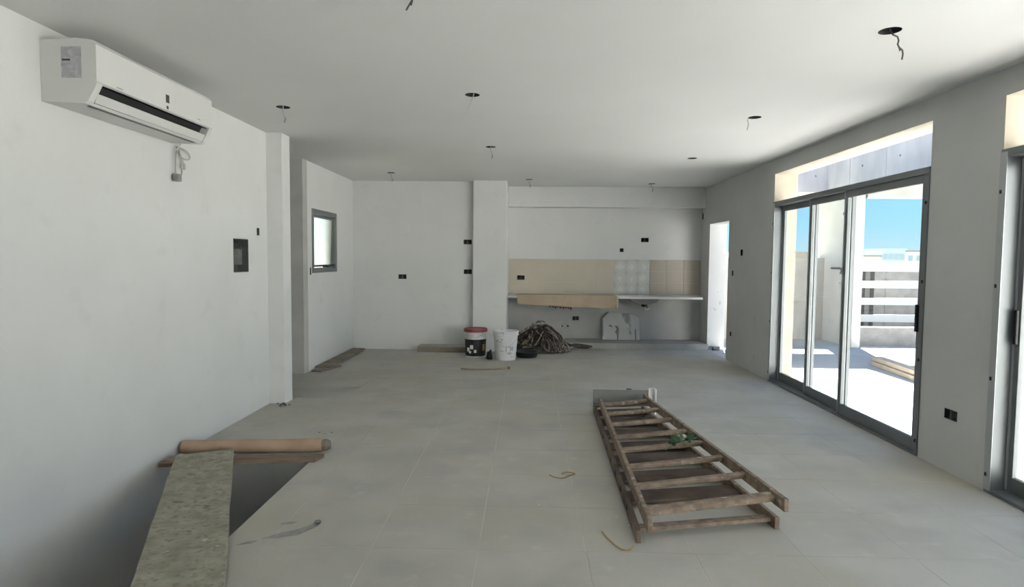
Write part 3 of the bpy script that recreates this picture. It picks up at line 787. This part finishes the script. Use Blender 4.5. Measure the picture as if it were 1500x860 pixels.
for k in range(4):
    MB().tube(arc([(.62 + .03 * k, 9.98 + .02 * k, .14 - .025 * k), (.80, 10.06 + .02 * k, .05 + .012 * k), (.93 + .02 * k, 10.10 + .01 * k, .03 + .012 * k), (1.02 + .02 * k, 10.13 - .015 * k, .02 + .01 * k)], 5), .012, 6).build('loose_end', M['rope_b'], rp, True)

# ------------------------------------------------------------------ things lying along the far walls
o = empty('flat_carton', (-1.33, 9.70, 0), 'low flat cardboard carton on the floor by the back wall', 'carton')
MB().box(-1.74, -.945, 9.60, 9.88, .001, .085, .003).build('tray', M['carton'], o)
MB().box(-1.735, -.95, 9.602, 9.878, .0865, .092).build('lid', M['carton_lid'], o)
o = empty('floor_board', (-2.70, 8.9, 0), 'long dirty board on the floor below the small window', 'board')
MB().bar((-2.725, 8.02, .0275), (-2.70, 9.70, .0275), .20, .022, bevel=.003).build('plank', M['board_floor'], o)
MB().box(-2.80, -2.64, 8.3, 8.36, .0015, .0155).box(-2.79, -2.62, 9.3, 9.36, .0015, .0155).build('batten', M['plank_edge'], o)
o = empty('floor_board', (-2.66, 7.95, 0), 'short dirty board end lying nearest the passage', 'board')
MB().bar((-2.735, 7.80, .0125), (-2.60, 8.24, .0125), .15, .02, bevel=.003).build('plank', M['board_floor'], o)
bpy.context.view_layer.update()
o = empty('wood_strip', (-.57, 8.17, 0), 'thin bowed wood strip on the floor before the buckets', 'wood strip')
m = MB(); P = arc([(-.88, 8.135, .012), (-.70, 8.10, .012), (-.45, 8.12, .012), (-.25, 8.20, .014)], 5)
for a, b in zip(P, P[1:]): m.bar(a, b, .03, .018)
m.build('lath', M['lath'], o)
MB().box(-.262, -.225, 8.18, 8.225, .001, .035, .004).build('block', M['plank_edge'], o)

# ------------------------------------------------------------------ boards over the stair opening
o = empty('cross_board', (-2.05, 4.36, 0), 'thin brown board bridging the stair opening under the tube', 'board')
MB().prism([(-2.60, 4.18), (-1.535, 4.345), (-1.505, 4.455), (-2.60, 4.33)], 'z', .002, .030, .002).build('board', M['plank_edge'], o)
o = empty('cardboard_tube', (-2.05, 4.56, 0), 'long tan cardboard tube with dark plugged end across the opening', 'tube')
MB().tube([(-2.585, 4.475, .0565), (-1.565, 4.585, .0565)], .050, 20).build('tube', M['tube'], o); smooth_by_angle(bpy.data.objects['tube'])
MB().tube([(-1.5645, 4.585, .0565), (-1.535, 4.588, .0565), (-1.505, 4.593, .060)], [.040, .044, .030], 10).build('end_plug', M['board_floor'], o)
MB().tube([(-2.5855, 4.475, .0565), (-2.60, 4.473, .0565)], [.046, .042], 14).build('end_plug', M['plank_edge'], o)
o = empty('scaffold_plank', (-1.86, 3.3, 0), 'broad mortar-stained scaffold plank laid over the stair opening', 'plank')
# from a seat on the thin board to the floor on the near side
p_far, p_near = Vector((-2.320, 4.290, .057)), Vector((-.70, .80, .027))
pm = MB()
d = (p_near - p_far); L = d.length; d.normalize(); sd = Vector((0, 0, 1)).cross(d).normalized(); un = d.cross(sd)
mtx = Matrix(((d.x, sd.x, un.x, p_far.x), (d.y, sd.y, un.y, p_far.y), (d.z, sd.z, un.z, p_far.z), (0, 0, 0, 1)))
bmp = bmesh.new(); N = 40; rows = []
for i in range(N + 1):
    s_ = L * i / N; jl, jr = R.uniform(-.003, .003), R.uniform(-.003, .003)
    rows.append([bmp.verts.new(mtx @ Vector((s_, y, z))) for (y, z) in ((-0.187 + jl, -.024), (-0.189 + jl, .021), (-0.184 + jl, .025), (0.184 + jr, .025), (0.189 + jr, .021), (0.187 + jr, -.024))])
for a, b in zip(rows, rows[1:]):
    for k in range(6): bmp.faces.new((a[k], a[(k + 1) % 6], b[(k + 1) % 6], b[k]))
bmp.faces.new(rows[0]); bmp.faces.new(rows[-1])
pm._add(bmp); pm.build('board', M['plank'], o)

# ------------------------------------------------------------------ wooden folding ladder lying folded
ld = empty('folding_ladder', (1.03, 4.5, 0), 'old wooden folding ladder lying folded flat on the floor', 'ladder')
zu_l, zu_r = .135, .185
UL0, UL1 = Vector((.640, 3.07, zu_l)), Vector((.715, 5.85, zu_l - .01))
UR0, UR1 = Vector((1.405, 3.25, zu_r)), Vector((1.135, 5.86, zu_r - .02))
LL0, LL1 = Vector((.600, 3.16, .038)), Vector((.670, 5.95, .038))
LR0, LR1 = Vector((1.405, 3.36, .038)), Vector((1.135, 5.93, .038))
for a, b in ((UL0, UL1), (UR0, UR1)): MB().bar(a, b, .028, .072, bevel=.005).build('rail', M['wood'], ld)
for a, b in ((LL0, LL1), (LR0, LR1)): MB().bar(a, b, .028, .070, bevel=.005).build('rear_rail', M['wood_dark'] if a is LL0 else M['wood'], ld)
def on(a, b, y): t = (y - a.y) / (b.y - a.y); return a + (b - a) * t
UPY = [(3.235, 3.375), (3.595, 3.72), (3.94, 4.045), (4.29, 4.385), (4.61, 4.69), (4.97, 5.04), (5.32, 5.38), (5.67, 5.72)]
for i, (ya, yb) in enumerate(UPY):
    a, b = on(UL0, UL1, ya) + Vector((.008, 0, .012)), on(UR0, UR1, yb) - Vector((.008, 0, -.004))
    MB().bar(a, b, .078 if i == 0 else .050, .034, bevel=.011).build('rung', M['wood'], ld)
    a, b = on(LL0, LL1, ya + .03) + Vector((.008, 0, .012)), on(LR0, LR1, yb + .06) - Vector((.008, 0, -.012))
    MB().bar(a + Vector((0, .06 if i else 0, -.01)), b + Vector((0, .06 if i else 0, -.01)), .17 if i else .06, .022, bevel=.005).build('rear_step', M['wood_red'] if i else M['wood'], ld)
for i in range(6):
    y = 3.5 + i * .28
    MB().bar(on(LL0, LL1, y) + Vector((-.016, 0, .02)), on(LL0, LL1, y + .06) + Vector((-.016, 0, .02)), .006, .03).build('nail_plate', M['black'], ld)
MB().bar((.655, 5.80, .095), (1.17, 5.83, .11), .05, .02, bevel=.003).build('hinge_board', M['wood_dark'], ld)
# channel offcut on its far end
o = empty('channel_offcut', (.95, 5.9, 0), 'grey and white L-shaped channel offcut standing at the ladder far end', 'channel offcut')
MB().box(.655, 1.195, 5.93, 5.945, .085, .225, .003).box(.655, 1.195, 5.90, 5.93, .085, .098).build('grey_web', M['channel'], o)
MB().box(1.188, 1.255, 5.915, 5.929, .001, .25, .003).box(1.243, 1.255, 5.86, 5.915, .001, .25).build('white_flange', M['channel_w'], o)
MB().box(1.10, 1.112, 5.948, 5.99, .085, .11).build('clip', M['wire'], o)
MB().box(.98, 1.03, 5.946, 5.972, .215, .235, .004).build('clip', M['wire'], o)
# leafy twig
tw = empty('leafy_twig', (1.05, 4.25, .19), 'small green leafy twig lying on the ladder rungs', 'twig')
zt_ = .205
tp = arc([(.95, 4.12, zt_), (1.02, 4.20, zt_ + .012), (1.10, 4.27, zt_ + .02), (1.20, 4.33, zt_ + .012)], 5)
MB().tube(tp, .004, 6).build('stem', M['twig'], tw)
lr = random.Random(3)
for k in range(26):
    p = tp[lr.randrange(0, len(tp))] + Vector((lr.uniform(-.02, .02), lr.uniform(-.03, .03), lr.uniform(0, .02)))
    a, L_, W_ = lr.uniform(0, 6.28), lr.uniform(.035, .06), lr.uniform(.012, .02)
    e = lr.uniform(-.2, .7)
    dx = Vector((math.cos(a) * math.cos(e), math.sin(a) * math.cos(e), math.sin(e))); sx_ = Vector((-math.sin(a), math.cos(a), lr.uniform(-.4, .4)))
    bm = bmesh.new()
    top = [p, p + dx * L_ * .35 + sx_ * W_, p + dx * L_ * .75 + sx_ * W_ * .7, p + dx * L_, p + dx * L_ * .75 - sx_ * W_ * .7, p + dx * L_ * .35 - sx_ * W_]
    T = [bm.verts.new(q) for q in top]; Bv = [bm.verts.new(q - Vector((0, 0, .0012))) for q in top]
    bm.faces.new(T); bm.faces.new(Bv)
    for i in range(6): bm.faces.new((T[i], T[(i + 1) % 6], Bv[(i + 1) % 6], Bv[i]))
    mb = MB(); mb._add(bm); mb.build('leaf', M['leaf'], tw)

# ------------------------------------------------------------------ scraps on the floor
o = empty('wire_scrap', (.25, 4.15, 0), 'bent tan wire scrap on the floor left of the ladder', 'wire scrap')
MB().tube(arc([(.165, 4.16, .006), (.20, 4.115, .006), (.255, 4.10, .006), (.30, 4.15, .006), (.345, 4.19, .006), (.29, 4.215, .008), (.25, 4.18, .009)], 5), .004, 6).build('wire', M['tan_wire'], o)
o = empty('wire_scrap', (.50, 3.15, 0), 'curved tan wire scrap at the near left foot of the ladder', 'wire scrap')
MB().tube(arc([(.425, 3.29, .006), (.435, 3.24, .006), (.47, 3.14, .006), (.505, 3.085, .006), (.545, 3.09, .006), (.565, 3.12, .006)], 5), .004, 6).build('wire', M['tan_wire'], o)
def crumbs(name, c, n, spread, label, seed, mm='crumb', big=.02):
    o = empty(name, (c[0], c[1], 0), label, 'debris'); q = random.Random(seed)
    for k in range(n):
        x, y = c[0] + q.gauss(0, spread[0]), c[1] + q.gauss(0, spread[1]); r_ = big * q.uniform(.35, 1)
        bm = bmesh.new(); bmesh.ops.create_icosphere(bm, subdivisions=1, radius=1)
        for v in bm.verts: v.co = Vector((v.co.x * r_ * q.uniform(.7, 1.2), v.co.y * r_ * q.uniform(.7, 1.2), max(-.8, v.co.z * q.uniform(.7, 1.1)) * r_ * .45))
        zmin = min(v.co.z for v in bm.verts)
        for v in bm.verts: v.co += Vector((x, y, -zmin + .0005))
        mb = MB(); mb._add(bm); mb.build('crumb', M[mm], o)
    return o
o = empty('mortar_smear', (-1.22, 3.25, 0), 'thin dark mortar smear on the floor right of the plank', 'smear')
for pts in ([(-1.40, 3.13), (-1.31, 3.15), (-1.22, 3.19), (-1.17, 3.27), (-1.15, 3.33), (-1.19, 3.33), (-1.24, 3.26), (-1.33, 3.20)], [(-1.37, 3.31), (-1.31, 3.32), (-1.29, 3.345), (-1.35, 3.345)], [(-1.50, 3.05), (-1.43, 3.08), (-1.41, 3.11), (-1.46, 3.10)]):
    MB().prism(pts, 'z', .0004, .0022).build('mortar_patch', M['smear'], o)
bm_ = bmesh.new(); bmesh.ops.create_icosphere(bm_, subdivisions=1, radius=.022)
for v in bm_.verts: v.co = Vector((v.co.x - 1.165, v.co.y + 3.325, v.co.z * .5 + .0125))
mb = MB(); mb._add(bm_); mb.build('lump', M['crumb'], o)
crumbs('mortar_crumbs', (-2.44, 6.03), 9, (.035, .03), 'grey mortar crumbs at the foot of the pilaster', 4, big=.024)
crumbs('mortar_crumbs', (-1.72, 5.1), 4, (.03, .02), 'few tiny crumbs behind the cardboard tube', 6, big=.012)
crumbs('plaster_crumbs', (.10, 3.6), 5, (.35, .25), 'scattered white plaster crumbs in the middle of the floor', 8, 'white', .009)
o = empty('pipe_stub', (3.13, 10.16, 0), 'short grey pipe stub lying in the doorway by the kitchen', 'pipe')
MB().tube([(3.10, 10.19, .035), (3.20, 10.17, .035)], .032, 14).build('pipe', M['channel'], o)
MB().tube([(3.085, 10.193, .035), (3.099, 10.19, .035)], .033, 14).build('end_cap', M['black'], o)
o = empty('plaster_lump', (3.235, 9.86, 0), 'small white plaster lump on the doorway threshold', 'plaster lump')
bm = bmesh.new(); bmesh.ops.create_icosphere(bm, subdivisions=2, radius=1)
for v in bm.verts: v.co = Vector((v.co.x * .05, v.co.y * .06, v.co.z * .045)) * R.uniform(.85, 1.1)
zm = min(v.co.z for v in bm.verts)
for v in bm.verts: v.co += Vector((3.235, 9.86, -zm + .001))
mb = MB(); mb._add(bm); mb.build('lump', M['white'], o)

# ------------------------------------------------------------------ terrace outside
tf = MB().box(XR2, 14, -8, 12.4, -.25, 0).build('ground_terrace', M['terrace'])
tag(tf, 'sunlit bare concrete terrace floor outside the doors', 'terrace floor', kind='structure')
TX0, TX1, TY = 5.65, 5.80, 11.8
lw = MB().box(XR2, TX0, TY, TY + .2, 0, 1.555).build('wall_terrace_low', M['stucco'])
tag(lw, 'low beige stucco wall closing the terrace end', 'low wall', kind='structure')
hd = MB().box(XR2, TX0, TY, TY + .62, 2.80, 3.68).build('beam_terrace_end', M['fair'])
carve(hd, MB().tube([(5.42, TY - .05, 3.10), (5.42, TY + .03, 3.10)], .022, 10))
tag(hd, 'concrete header beam above the low terrace wall', 'beam', kind='structure')
tc = MB().box(TX0, TX1, 10.74, TY + .62, 0, 2.80).build('wall_terrace_pier', M['stucco_lit'])
cc = MB()
for y, z, r_ in ((11.15, 2.35, .03), (11.2, 1.1, .02)): cc.tube([(TX0 - .05, y, z), (TX0 + .03, y, z)], r_, 10)
carve(tc, cc)
tag(tc, 'tall beige stucco pier on the terrace corner', 'pier', kind='structure')
b1_ = MB().box(TX0, TX1, -8, TY + .62, 2.80, 3.68).build('beam_terrace_long', M['fair'])
cc = MB()
for y in (10.6, 9.55, 8.8, 8.05, 7.3): cc.tube([(TX0 - .05, y, 3.12), (TX0 + .03, y, 3.12)], .022, 10)
for y in (11.0, 9.9, 8.4, 6.9): cc.box(TX0 - .02, TX0 + .008, y, y + .012, 2.7, 3.8)
carve(b1_, cc)
tag(b1_, 'long fair-faced concrete beam with tie holes above the terrace', 'beam', kind='structure')
b3 = MB().box(TX1, 14, 10.95, 11.25, 2.63, 3.68).build('beam_terrace_side', M['stucco'])
tag(b3, 'beige beam spanning over the terrace parapet', 'beam', kind='structure')
pp = MB().box(TX1, 14, 10.95, 11.15, 0, .33).build('wall_terrace_parapet', M['block'])
tag(pp, 'low rough block parapet at the terrace edge', 'parapet', kind='structure')
o = empty('wall_bracket', (TX0, 11.2, 1.32), 'rusty bent pipe bracket on the terrace pier', 'bracket')
MB().tube(arc([(TX0 + .002, 11.42, 1.37), (TX0 - .05, 11.42, 1.37), (TX0 - .06, 11.30, 1.37), (TX0 - .06, 11.08, 1.37), (TX0 - .055, 11.05, 1.33), (TX0 - .055, 11.08, 1.28)], 4), .018, 8).build('pipe', M['wire'], o)
o = empty('wall_tap', (4.98, TY, .72), 'small dark tap fitting on the low terrace wall', 'tap')
MB().lathe((0, 0, 0), [(0, 0), (.055, 0), (.055, .03), (.02, .035), (.02, .08), (0, .08)], 14).build('flange', M['wire'], o)
_f = o.children[0]; _f.matrix_parent_inverse.identity(); _f.rotation_euler = (math.radians(90), 0, 0)
MB().tube(arc([(4.98, TY - .075, .72), (4.98, TY - .11, .71), (4.98, TY - .12, .66)], 4), .018, 8).build('spout', M['wire'], o)
# camera-like lamp bracket under the side beam
o = empty('beam_hook', (5.87, 10.9, 2.63), 'dark hook fitting at the corner of pier and beam', 'hook')
MB().tube(arc([(5.86, 10.948, 2.70), (5.86, 10.88, 2.69), (5.87, 10.86, 2.63), (5.83, 10.86, 2.58)], 4), .03, 8).build('hook', M['black'], o)
# timber on the terrace
TB = [((5.06, 8.92), (4.88, 7.05), .0, 'lower board of the timber pile on the sunny terrace'), ((5.22, 8.75), (5.05, 7.0), .0, 'outer board beside the timber pile on the terrace'), ((5.10, 8.95), (4.93, 7.1), .062, 'top board of the timber pile on the sunny terrace')]
for (a, b, z, lb) in TB:
    o = empty('timber_board', ((a[0] + b[0]) / 2, (a[1] + b[1]) / 2, z), lb, 'board', 'timber pile on the terrace')
    MB().bar((*a, z + .031), (*b, z + .031), .15, .058, bevel=.006).build('plank', M['timber'], o)

fw2 = MB().box(XR2, 14, -3.8, -3.6, 0, 4.4).build('wall_terrace_reflector', M['reflector'])  # unseen white wall added to bounce sunlight into the room
tag(fw2, 'white facade wall added unseen behind the viewpoint to bounce sunlight indoors', 'wall', kind='structure')
# neighbour's roof, fence and wall beyond the parapet
nr = MB().box(5.80, 22, 11.26, 16, -.6, -.02).build('ground_neighbour', M['membrane'])
tag(nr, 'neighbouring flat roof beyond the parapet', 'flat roof', kind='structure')
nw = MB().box(6.6, 22, 14.4, 14.6, -.02, 1.46)
nwo = nw.build('wall_neighbour', M['block'])
carve(nwo, MB().box(8.29, 8.32, 14.3, 14.41, -.1, 1.5).box(9.6, 9.63, 14.3, 14.41, -.1, 1.5))
tag(nwo, 'grey blockwork wall behind the white slat fence', 'wall', kind='structure')
fe = empty('slat_fence', (9.5, 13.2, -.02), 'white horizontal slat fence beyond the terrace parapet', 'fence')
for (z0, z1) in ((.208, .369), (.574, .726), (.931, 1.091), (1.287, 1.504)): MB().box(6.85, 14, 13.2, 13.225, z0, z1, .003).build('slat', M['slat'], fe)
for x in (7.26, 9.4, 11.6): MB().box(x - .15, x + .15, 13.24, 13.42, -.02, 1.30).build('post', M['boxdark'], fe)
for x in (7.26, 9.4, 11.6): MB().box(x - .05, x + .05, 13.2255, 13.239, .1, 1.45).build('cleat', M['wire'], fe)

# ------------------------------------------------------------------ distance
gr = MB().box(-1500, 1500, -1500, 1500, -8.4, -8).build('ground_far', M['ground'])
tag(gr, 'distant flat land below the terrace', 'land', kind='structure')
def house(x0, x1, y0, y1, h_, wall_m, label, rows, cols, rz=None):
    o = empty('house', ((x0 + x1) / 2, (y0 + y1) / 2, -8), label, 'house', 'far houses on the horizon')
    MB().box(x0, x1, y0, y1, -8, h_).build('walls', M[wall_m], o)
    MB().box(x0 - .3, x1 + .3, y0 - .3, y1 + .3, h_, h_ + .35).build('roof', M['far_roof'] if rz else M[wall_m], o)
    for i in range(cols):
        for j in range(rows):
            cx_ = x0 + (x1 - x0) * (i + .5) / cols; z = h_ - 1.6 - j * 3
            MB().box(cx_ - .55, cx_ + .55, y0 - .06, y0 - .005, z - .7, z + .7).build('window', M['far_glass'], o)
    return o
def dx(px, Y): return Y * math.tan(math.atan((px - 750) / F_PX) - YAW)
D = 150
house(dx(1291, D), dx(1324, D), D, D + 8, 4.3, 'far_blue', 'pale blue-grey block on the horizon', 2, 4)
house(dx(1326, D + 6), dx(1362, D + 6), D + 6, D + 16, 4.0, 'far_white', 'white house right of the blue-grey block', 2, 3, True)
house(dx(1262, 120), dx(1287, 120), 120, 128, 2.4, 'far_white', 'low white house left of the blue-grey block', 1, 4, True)
house(dx(1150, 140), dx(1178, 140), 140, 150, 2.2, 'far_white', 'low pale house seen above the low wall', 1, 2, True)
house(dx(1180, 110), dx(1187, 110), 110, 116, 2.8, 'far_roof', 'dark shed seen above the low wall', 1, 1)
house(dx(1380, 170), dx(1450, 170), 170, 185, 3.6, 'far_white', 'wide white house at the right end of the horizon', 1, 6, True)
tr = random.Random(9)
ORD = ('first', 'second', 'third', 'fourth', 'fifth', 'sixth', 'seventh', 'eighth', 'ninth')
for k in range(9):
    px = 1140 + k * 40 + tr.uniform(-5, 5); Y = 235 + tr.uniform(0, 6); x = dx(px, Y); r_ = tr.uniform(2.9, 3.5)
    o = empty('far_tree', (x, Y, -8), f'{ORD[k]} dark tree from the left along the far horizon', 'tree', 'far tree line')
    bm = bmesh.new(); bmesh.ops.create_icosphere(bm, subdivisions=2, radius=1)
    for v in bm.verts: v.co = Vector((v.co.x * r_ * 1.3, v.co.y * r_, v.co.z * r_ * .75)) * tr.uniform(.82, 1.12) + Vector((x, Y, 2.2 + r_ * .1))
    mb = MB(); mb._add(bm); mb.build('crown', M['foliage'], o)
    MB().tube([(x, Y, -8), (x, Y, 1.5)], .35, 6).build('trunk', M['twig'], o)
hl = MB(); HP = []
bm = bmesh.new(); n = 60
for i in range(n + 1):
    x = -200 + 1400 * i / n; zt2 = 6 + 5 * math.sin(i * .37) + 3 * math.sin(i * .9 + 1)
    HP.append((bm.verts.new((x, 900, -8)), bm.verts.new((x, 960, zt2)), bm.verts.new((x, 1080, -8))))
for a, b in zip(HP, HP[1:]):
    bm.faces.new((a[0], b[0], b[1], a[1])); bm.faces.new((a[1], b[1], b[2], a[2]))
hl._add(bm); tag(hl.build('hills', M['hill']), 'low hazy hills along the horizon', 'hills', kind='structure')
